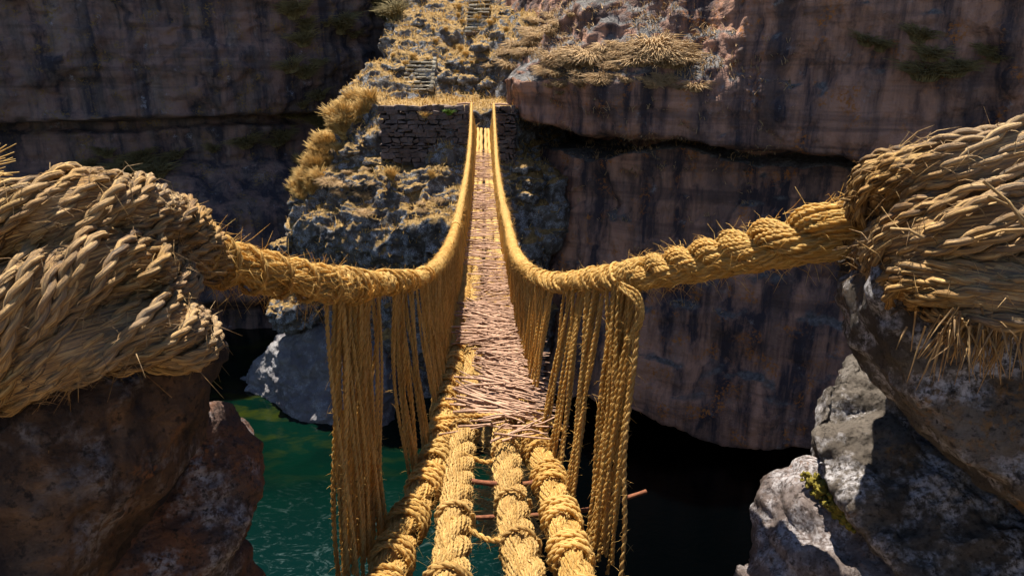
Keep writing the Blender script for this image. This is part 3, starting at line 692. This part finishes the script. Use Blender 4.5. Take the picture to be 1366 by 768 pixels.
# --- hanging side cords
def rail_at(sgn, Y):
    P = rail[sgn]; return np.array([np.interp(Y, P[:, 1], P[:, k]) for k in range(3)])
def hanger_curve(sgn, Yt, Yb, n, slack=0., wob=.012, loose=0.):
    a = rail_at(sgn, Yt); a = a + np.array([rnd.uniform(-.022, .022), rnd.uniform(-.008, .008), .03])
    b = np.array([xc(Yb) + sgn * (ofs(3, Yb) + .045 + loose * rnd.uniform(.25, 1.05)), Yb, zd(Yb) - (.9 if sgn < 0 else 1.7) * loose * rnd.random()])
    u = np.linspace(0, 1, n)[:, None]
    c = a * (1 - u) + b * u; ph = rnd.random() * 6
    c[:, 0] += (wob * np.sin(u[:, 0] * 5 + ph) + sgn * slack * np.sin(u[:, 0] * math.pi)); c[:, 1] += wob * .7 * np.sin(u[:, 0] * 4 + ph * 2)
    return c
near = []
def clump(sgn, y0, y1, cnt, loose=.0, sp=0.):
    for k in range(cnt):
        t = (k + rnd.uniform(.1, .9)) / cnt; Yt = y0 + (y1 - y0) * t
        near.append((sgn, Yt, Yt + sp + rnd.uniform(-.025, .025), rnd.uniform(0, .012), loose))
clump(-1, 1.93, 2.36, 46, .13, -.17); clump(-1, 2.62, 2.72, 10, .04, -.12); clump(-1, 2.86, 2.95, 8, .01, -.12); clump(-1, 3.22, 3.4, 8, .0)
clump(1, 2.16, 2.34, 24, .10, -.22); clump(1, 2.50, 2.59, 12, .04, -.2); clump(1, 2.71, 2.79, 9, .02, -.16); clump(1, 2.90, 2.97, 7, 0, -.08); clump(1, 3.30, 3.7, 18)
near.sort(key=lambda t: t[1])
for (sgn, Yt, Yb, sl, lo) in near[:97]:
    rc = (rnd.uniform(.0055, .0085) if sgn < 0 else rnd.uniform(.0058, .0082)) if Yt < 2.9 else rnd.uniform(.006, .008)
    mb = MB(); c = hanger_curve(sgn, Yt, Yb, 30, sl, .014, lo); c, _ = resample(c, rc * .85); two_ply(mb, c, rc, rc * rnd.uniform(5.5, 7.5))
    fuzz(mb, c, rc, 26, (.012, .04), .0006)
    mb.build('hanger_cord', M['straw'], bridge, c[0])
# a slack cord that hangs free and a frayed loop beside it
mb = MB(); a, b = ad(850, 392, 2.16), ad(826, 775, 2.16); u = np.linspace(0, 1, 60)[:, None]
c = a * (1 - u) + b * u; c[:, 0] += .008 * np.sin(u[:, 0] * 9); c, _ = resample(c, .008); two_ply(mb, c, .0085, .06); fuzz(mb, c, .009, 60, (.015, .05)); mb.build('loose_cord', M['straw_pale'], bridge, c[0])
mb = MB()
for k in range(9):
    j = lambda: rnd.uniform(-6, 6)
    c = catmull([ad(826 + j() * .4, 380 + j(), 2.14), ad(848 + j(), 396 + j(), 2.12), ad(858 + j(), 418 + j(), 2.12), ad(850 + j(), 440 + j(), 2.13), ad(838 + j(), 462 + 2 * j(), 2.14)], 8); two_ply(mb, resample(c, .006)[0], .0045, .03)
mb.build('frayed_loop', M['straw'], bridge, ad(840, 385, 2.14))
# the rest of the side curtains
mb = MB(); r2 = np.random.default_rng(3)
for sgn in (-1, 1):
    for (Yt, Yb) in [(t[1], t[2]) for t in near[97:] if t[0] == sgn]:
        c, _ = resample(hanger_curve(sgn, Yt, Yb, 20, .01), .008); two_ply(mb, c, rnd.uniform(.0055, .008), .045, 4)
    Y = 3.42 if sgn < 0 else 3.72
    while Y < 27.6:
        st = .019 if Y < 7 else .035 + .0022 * Y
        c = hanger_curve(sgn, Y, Y + rnd.uniform(-.06, .06) + .02 * rnd.gauss(0, 1), 24 if Y < 9 else 7, rnd.uniform(0, .03), .012)
        if Y < 7: two_ply(mb, resample(c, .012)[0], rnd.uniform(.006, .0085), .055, 4)
        else: mb.tubes(c, rnd.uniform(.008, .013), 4)
        Y += st * rnd.uniform(.5, 1.5)
tag(mb.build('hanger_curtain', M['straw'], bridge, (-.5, 12, -2)), kind='stuff')

# --- floor mats of sticks
def mat(y0, y1, dens, x0, x1, skew=0., zoff=.085, straw=.2):
    mb = MB(); sb = MB(); cnt = int((y1 - y0) * dens)
    for k in range(cnt):
        y = rnd.uniform(y0, y1); far = y > 8
        a = xc(y) + x0 + rnd.gauss(0, .05); b = xc(y) + x1 + rnd.gauss(0, .06)
        if rnd.random() < .25: a += rnd.random() * (x1 - x0) * .5
        if rnd.random() < .25: b -= rnd.random() * (x1 - x0) * .5
        sk = skew + rnd.gauss(0, .3) + .35 * math.sin(y * 3.3); ya, yb = y - sk * (b - a) / 2, y + sk * (b - a) / 2
        z0 = zoff + rnd.uniform(-.01, .045)
        u = np.linspace(0, 1, 5); lift = rnd.gauss(0, .02) * (rnd.random() < .2); X = a + (b - a) * u; Yk = ya + (yb - ya) * u + rnd.gauss(0, .015) * np.sin(u * 3.1)
        Z = zd(Yk) + z0 + rnd.gauss(0, .012) * np.sin(u * 3.14) + (u - .5) * rnd.gauss(0, .03) + lift * u * u * 2
        P = np.stack([X, Yk, Z], 1)
        (sb if rnd.random() < straw else mb).tubes(P, np.linspace(rnd.uniform(.0045, .0085), .0035, 5) * (1.5 if far else 1), 4, np.array([rnd.random()]))
    o = mb.build('stick_mat', M['stick'], bridge, (xc((y0 + y1) / 2), (y0 + y1) / 2, zd((y0 + y1) / 2) + .08))
    # straw binding that weaves over the sticks
    for k in range(int((y1 - y0) * (26 if y0 < 6 else 16))):
        y = rnd.uniform(y0, y1); L = rnd.uniform(.15, .5); u = np.linspace(0, 1, 18)
        x = xc(y) + rnd.uniform(x0 * .9, x1 * .9); dr = rnd.choice([-1, 1]) * rnd.uniform(.1, .9)
        Yk = y + L * (u - .5); X = x + dr * L * (u - .5) * .6 + .03 * np.sin(u * rnd.uniform(5, 12)); Z = zd(Yk) + zoff + .055 + .008 * np.sin(u * 20)
        P = np.stack([X, Yk, Z], 1)
        if y < 7: two_ply(sb, resample(P, .01)[0], .0065, .045, 4)
        else: sb.tubes(P, .010, 4)
    # short broken straws
    m = int((y1 - y0) * (620 if y0 < 6 else 300)); y = rng.uniform(y0, y1, m); x = xc(y) + rng.uniform(x0, x1, m)
    p = np.stack([x, y, zd(y) + zoff + rng.uniform(.035, .075, m)], 1); d = unit(np.stack([rng.normal(0, 1, m), rng.normal(0, .7, m), rng.normal(0, .15, m)], 1)) * rng.uniform(.03, .12, (m, 1))
    sb.tubes(np.stack([p - d, p + .006 * rng.normal(0, 1, (m, 3)), p + d], 1), np.array([.0016, .002, .001]) * (1.1 if y0 < 6 else 2.4), 4)
    sb.build('straw_binding', M['straw_pale'], o, (xc((y0 + y1) / 2), (y0 + y1) / 2, zd((y0 + y1) / 2) + .1))
mat(2.95, 3.40, 190, -.12, .31, -.25, .085, .35)
mat(2.66, 3.0, 75, .03, .31, .15, .085, .4)
mat(2.80, 3.0, 60, -.10, .12, .5, .08, .35)
mat(3.30, 4.5, 230, .0, .32, -.5, .09, .35)
mat(4.35, 5.6, 240, -.15, .30, -.35, .085, .35)
mat(5.6, 7.8, 180, -.05, .28, .3, .085, .75)
mat(7.6, 16.8, 150, -.25, .27, .0, .08, .88)
mat(17.6, 23.0, 120, -.25, .26, .05, .08, .85)
# crossbars under the floor ropes
def bar(name, pts, r, label=None):
    mb = MB(); c = smooth(resample(catmull(pts, 10), .02)[0], 2); mb.tubes(c, r * (1 + .08 * np.sin(np.arange(len(c)) * 1.3)), 8); o = mb.build(name, M['bark'], bridge, c[0])
    if label: o['label'] = label
bar('crossbar', [(-.30, 2.25, zd(2.25) - .07), (-.1, 2.28, zd(2.28) - .085), (.3, 2.33, zd(2.33) - .08), at(862, 655, 2.42)], .009, 'reddish brown stick sticking out on the right')
bar('crossbar', [(-.19, 2.44, zd(2.44) + .0), (-.06, 2.38, zd(2.38) + .015), (.02, 2.42, zd(2.42) - .005), (.09, 2.40, zd(2.40) + .01), (.2, 2.46, zd(2.46) + .06)], .011)
for (ya, xa, yb, xb) in ((2.62, -.1, 2.66, .1), (2.9, -.25, 3.0, .3), (2.05, -.12, 1.95, .12), (2.95, .28, 2.75, .36)):
    mb = MB(); u = np.linspace(0, 1, 60); Yk = ya + (yb - ya) * u; P = np.stack([xc(Yk) + xa + (xb - xa) * u, Yk + .01 * np.sin(u * 7), zd(Yk) + .045 - .05 * np.sin(u * math.pi) * (ya < 2.8) + .06 * (ya >= 2.8)], 1)
    two_ply(mb, resample(P, .008)[0], .011, .06); fuzz(mb, P, .011, 60, (.015, .05)); mb.build('tie_cord', M['straw'], bridge, P[0])
# far end posts the hand ropes are tied to
for sgn, xx in ((-1, -2.35), (1, .1)):
    e = rail[sgn][-1]; mb = MB(); mb.tubes(np.stack([e + np.array([-.1 * sgn, 0, -.02]), e + np.array([.25 * sgn, .1, .0]), e + np.array([.6 * sgn, .25, -.04])])[None], .035, 8); mb.build('anchor_beam', M['stick'], bridge, e)

# ------------------------------------------------------------------ grass tufts, shrubs, small outcrops
def tuft_mesh(name, mat, blades, h, spread, seed, thick=.006, droop=.5):
    g = np.random.default_rng(seed); a = g.random(blades) * PI2; rr = np.sqrt(g.random(blades)) * spread * .35
    base = np.stack([rr * np.cos(a), rr * np.sin(a), -.05 + 0 * a], 1); b2 = np.where(g.random(blades) < (.45 if droop < 1 else .1), 3.6 + g.normal(0, 1.0, blades), a + g.normal(0, .6, blades))
    L = h * g.uniform(.55, 1.1, blades); lean = spread * g.uniform(.2, 1.0, blades)
    u = np.linspace(0, 1, 4)[None, :, None]; dirv = np.stack([np.cos(b2), np.sin(b2), 0 * b2], 1)[:, None]
    P = base[:, None] + dirv * (lean[:, None, None] * u ** 1.6) + np.array([0, 0, 1.]) * (L[:, None, None] * (u - droop * .5 * u ** 2.6))
    mb = MB(); mb.tubes(P, np.array([thick, thick * .9, thick * .6, thick * .2]), 4, g.random(blades))
    o = mb.build(name, mat, None, (0, 0, 0)); me = o.data; bpy.data.objects.remove(o); return me
TM = {'g': [tuft_mesh('grass_tuft', M['grass'], 190, .8, .42, k, .017) for k in range(3)],
      'b': [tuft_mesh('grass_tuft', M['grass_brown'], 190, .6, .55, 10 + k, .017, 1.2) for k in range(3)],
      'd': [tuft_mesh('shrub', M['bush'], 240, .9, .8, 20 + k, .02, .8) for k in range(3)]}
def plant(name, kind, x, y, scale, label, cat, group=None, sq=1.0):
    l, n_ = hit(x, y)
    if l is None: return
    o = bpy.data.objects.new(name, rnd.choice(TM[kind])); C.objects.link(o); o.location = l - n_ * .05 * scale
    q = Vector((n_.x * .4, n_.y * .4, 1)).normalized(); o.rotation_euler = q.to_track_quat('Z', 'Y').to_euler(); o.rotation_euler.z += rnd.random() * 6
    o.scale = (scale * rnd.uniform(.8, 1.25), scale * rnd.uniform(.8, 1.25), scale * sq * rnd.uniform(.75, 1.2)); o.rotation_euler.z = o.rotation_euler.z % 1.2 - .6; tag(o, label, cat, group)
def scatter(name, kind, pts, jit, cnt, sc, label, cat, group):
    for k in range(cnt):
        t = rnd.random() * (len(pts) - 1); i = int(t); u = t - i
        x = pts[i][0] * (1 - u) + pts[i + 1][0] * u + rnd.gauss(0, jit); y = pts[i][1] * (1 - u) + pts[i + 1][1] * u + rnd.gauss(0, jit * .7)
        plant(name, kind, x, y, sc * rnd.uniform(.45, 1.35), label, cat, group)
scatter('grass_tuft', 'g', [(480, 135), (460, 160), (440, 185), (425, 215), (410, 240), (400, 262)], 10, 105, .95, 'long golden grass clump on the sunlit shoulder left of the far stone wall', 'grass', 'golden grass on the left shoulder of the promontory')
scatter('grass_tuft', 'b', [(440, 270), (470, 275), (520, 285), (450, 235), (560, 275), (600, 280)], 14, 16, .7, 'low brown grass clump on the crumbly rock below the far stone wall', 'grass', 'brown grass below the wall')
scatter('grass_tuft', 'b', [(655, 95), (680, 70), (705, 45), (735, 25), (690, 95)], 10, 24, 1.0, 'shaggy orange-brown grass clump on the rock right of the stone steps', 'grass', 'grass on the rock beside the steps')
scatter('grass_tuft', 'g', [(560, 60), (590, 25), (600, 5), (540, 90), (660, 30), (600, 70), (620, 90)], 16, 30, .42, 'small yellow grass clump on the slope around the stone steps', 'grass', 'grass on the stair slope')
scatter('grass_tuft', 'b', [(725, 95), (770, 75), (820, 68), (870, 72), (925, 85)], 8, 30, .9, 'drooping pale brown grass clump on the ledge of the right cliff', 'grass', 'grass cornice on the right cliff')
scatter('shrub', 'd', [(110, 215), (180, 220), (250, 210), (330, 200), (380, 190), (420, 110), (400, 60)], 16, 30, 1.1, 'dull shaded shrub on the ledge below the left cliff', 'shrub', 'shrubs below the left cliff')
scatter('shrub', 'd', [(380, 40), (440, 30), (500, 25), (530, 10)], 14, 16, 1.2, 'dark shrub on the shaded slope at the top left of the stairs', 'shrub', 'shrubs above the gully')
scatter('shrub', 'd', [(1180, 130), (1260, 100), (1320, 60), (1000, 90)], 22, 10, .8, 'dark shrub clinging to the shaded right cliff face', 'shrub', 'shrubs on the right cliff')
scatter('grass_tuft', 'b', [(752, 88), (775, 74), (795, 82)], 8, 20, 1.35, 'shaggy rounded grass mound on the left half of the right cliff ledge', 'grass', 'left grass mound on the right ledge')
scatter('grass_tuft', 'b', [(850, 82), (878, 72), (905, 84)], 8, 20, 1.35, 'shaggy rounded grass mound on the right half of the right cliff ledge', 'grass', 'right grass mound on the right ledge')
scatter('grass_tuft', 'b', [(730, 112), (790, 104), (850, 104), (920, 116)], 9, 34, .8, 'dry grass trailing down the overhang under the right ledge', 'grass', 'grass trailing from the right cliff')
plant('grass_tuft', 'g', 523, 238, .9, 'single golden grass clump in the middle of the rock below the wall', 'grass')
plant('grass_tuft', 'g', 575, 237, .6, 'small orange grass clump near the foot of the far stone wall', 'grass')

# short dry grass between the stones (nobody could count it)
for (gv, gf), cnt, box, nm, lab in ((TERR[2], 15000, (-11, 4, 24, 46), 'dry_grass', 'short dry straw coloured grass covering the far slope and the rock below the wall'), (TERR[0], 3800, (0, 9, 22, 34), 'dry_grass', 'short pale dry grass on the top of the right cliff ledge')):
    a_, b_, c_ = gv[gf[:, 0]], gv[gf[:, 1]], gv[gf[:, 2]]; nn = unit(np.cross(b_ - a_, c_ - a_)); ce = (a_ + c_) / 2
    nn = nn * np.sign(nn[:, 2:3] + 1e-9)
    patch = fbm(ce, .55, 3, 77)
    ok = (nn[:, 2] > .62) & (patch > -.25) & (ce[:, 0] > box[0]) & (ce[:, 0] < box[1]) & (ce[:, 1] > box[2]) & (ce[:, 1] < box[3]) & (ce[:, 2] > -9) & (ce[:, 2] < 8)
    ix = np.where(ok)[0]; ix = ix[rng.integers(0, len(ix), cnt)]
    p = ce[ix] + rng.normal(0, .04, (cnt, 3)); d = unit(nn[ix] * .7 + np.array([0, -.25, .5]) + rng.normal(0, .5, (cnt, 3))) * rng.uniform(.1, .3, (cnt, 1))
    gb = MB(); gb.tubes(np.stack([p - d * .1, p + d * .55, p + d + np.array([0, 0, -.04])], 1), np.array([.014, .011, .003]), 4)
    tag(gb.build(nm, M['grass'] if box[0] < -5 else M['grass_brown'], None, p.mean(0)), lab, 'grass', None, 'stuff')

# little green shrub and dry tuft growing out of the wall
for (x, y, mt, nm, lab, cnt, hh) in ((599, 148, M['green'], 'wall_shrub', 'small bright green shrub growing out of the far stone wall', 160, .3), (567, 152, M['grass'], 'wall_grass', 'dry orange grass sprig growing out of the far stone wall', 120, .35)):
    me = tuft_mesh(nm, mt, cnt, hh, .3, 31 + cnt, .012); o = bpy.data.objects.new(nm, me); C.objects.link(o); o.location = at(x, y + 4, 27.92); tag(o, lab, 'plant')
# dry stalks beside the left coil
mb = MB()
for k in range(26):
    b = ad(rnd.uniform(-70, -20), 262 + rnd.uniform(-6, 6), 1.5) ; e = ad(rnd.uniform(-10, 28), rnd.uniform(190, 246), 1.5 + rnd.uniform(-.1, .1)); m_ = (b + e) / 2 + np.array([0, 0, .02])
    mb.tubes(catmull([b, m_, e], 5)[None], np.linspace(.0028, .001, 11), 4)
tag(mb.build('grass_tuft', M['grass'], None, ad(-60, 262, 1.5)), 'pale dry grass stalks poking out behind the left rope coil', 'grass')
# outcrop stones on the slope
for k, (x, y, r_) in enumerate([(590, 66, .3), (602, 52, .3), (528, 92, .3), (665, 48, .35), (640, 66, .4), (606, 85, .4), (640, 90, .45), (600, 104, .5), (625, 108, .55), (655, 112, .5), (560, 30, .35), (680, 20, .5), (470, 200, .45), (500, 215, .4), (480, 245, .45), (555, 250, .4), (590, 262, .35), (700, 225, .5), (712, 245, .45), (705, 262, .4)]):
    l, n_ = hit(x, y)
    if l is None: continue
    pts = []
    for i in range(18):
        d = Vector((rnd.gauss(0, 1), rnd.gauss(0, 1), rnd.gauss(0, 1))).normalized(); pts.append((l.x + d.x * r_ * 1.3, l.y + d.y * r_, l.z + d.z * r_ * .55))
    where = 'on the slope beside the stone steps' if k < 12 else ('on the crumbly ground below the far stone wall' if k < 17 else 'below the narrow pier right of the far bridge end')
    rock('outcrop_stone', pts, M['promontory'], 'rough lichen-grey outcrop stone ' + where, 'rock', .045, 3, .09, 2.4, 200 + k, 'outcrop stones ' + where)
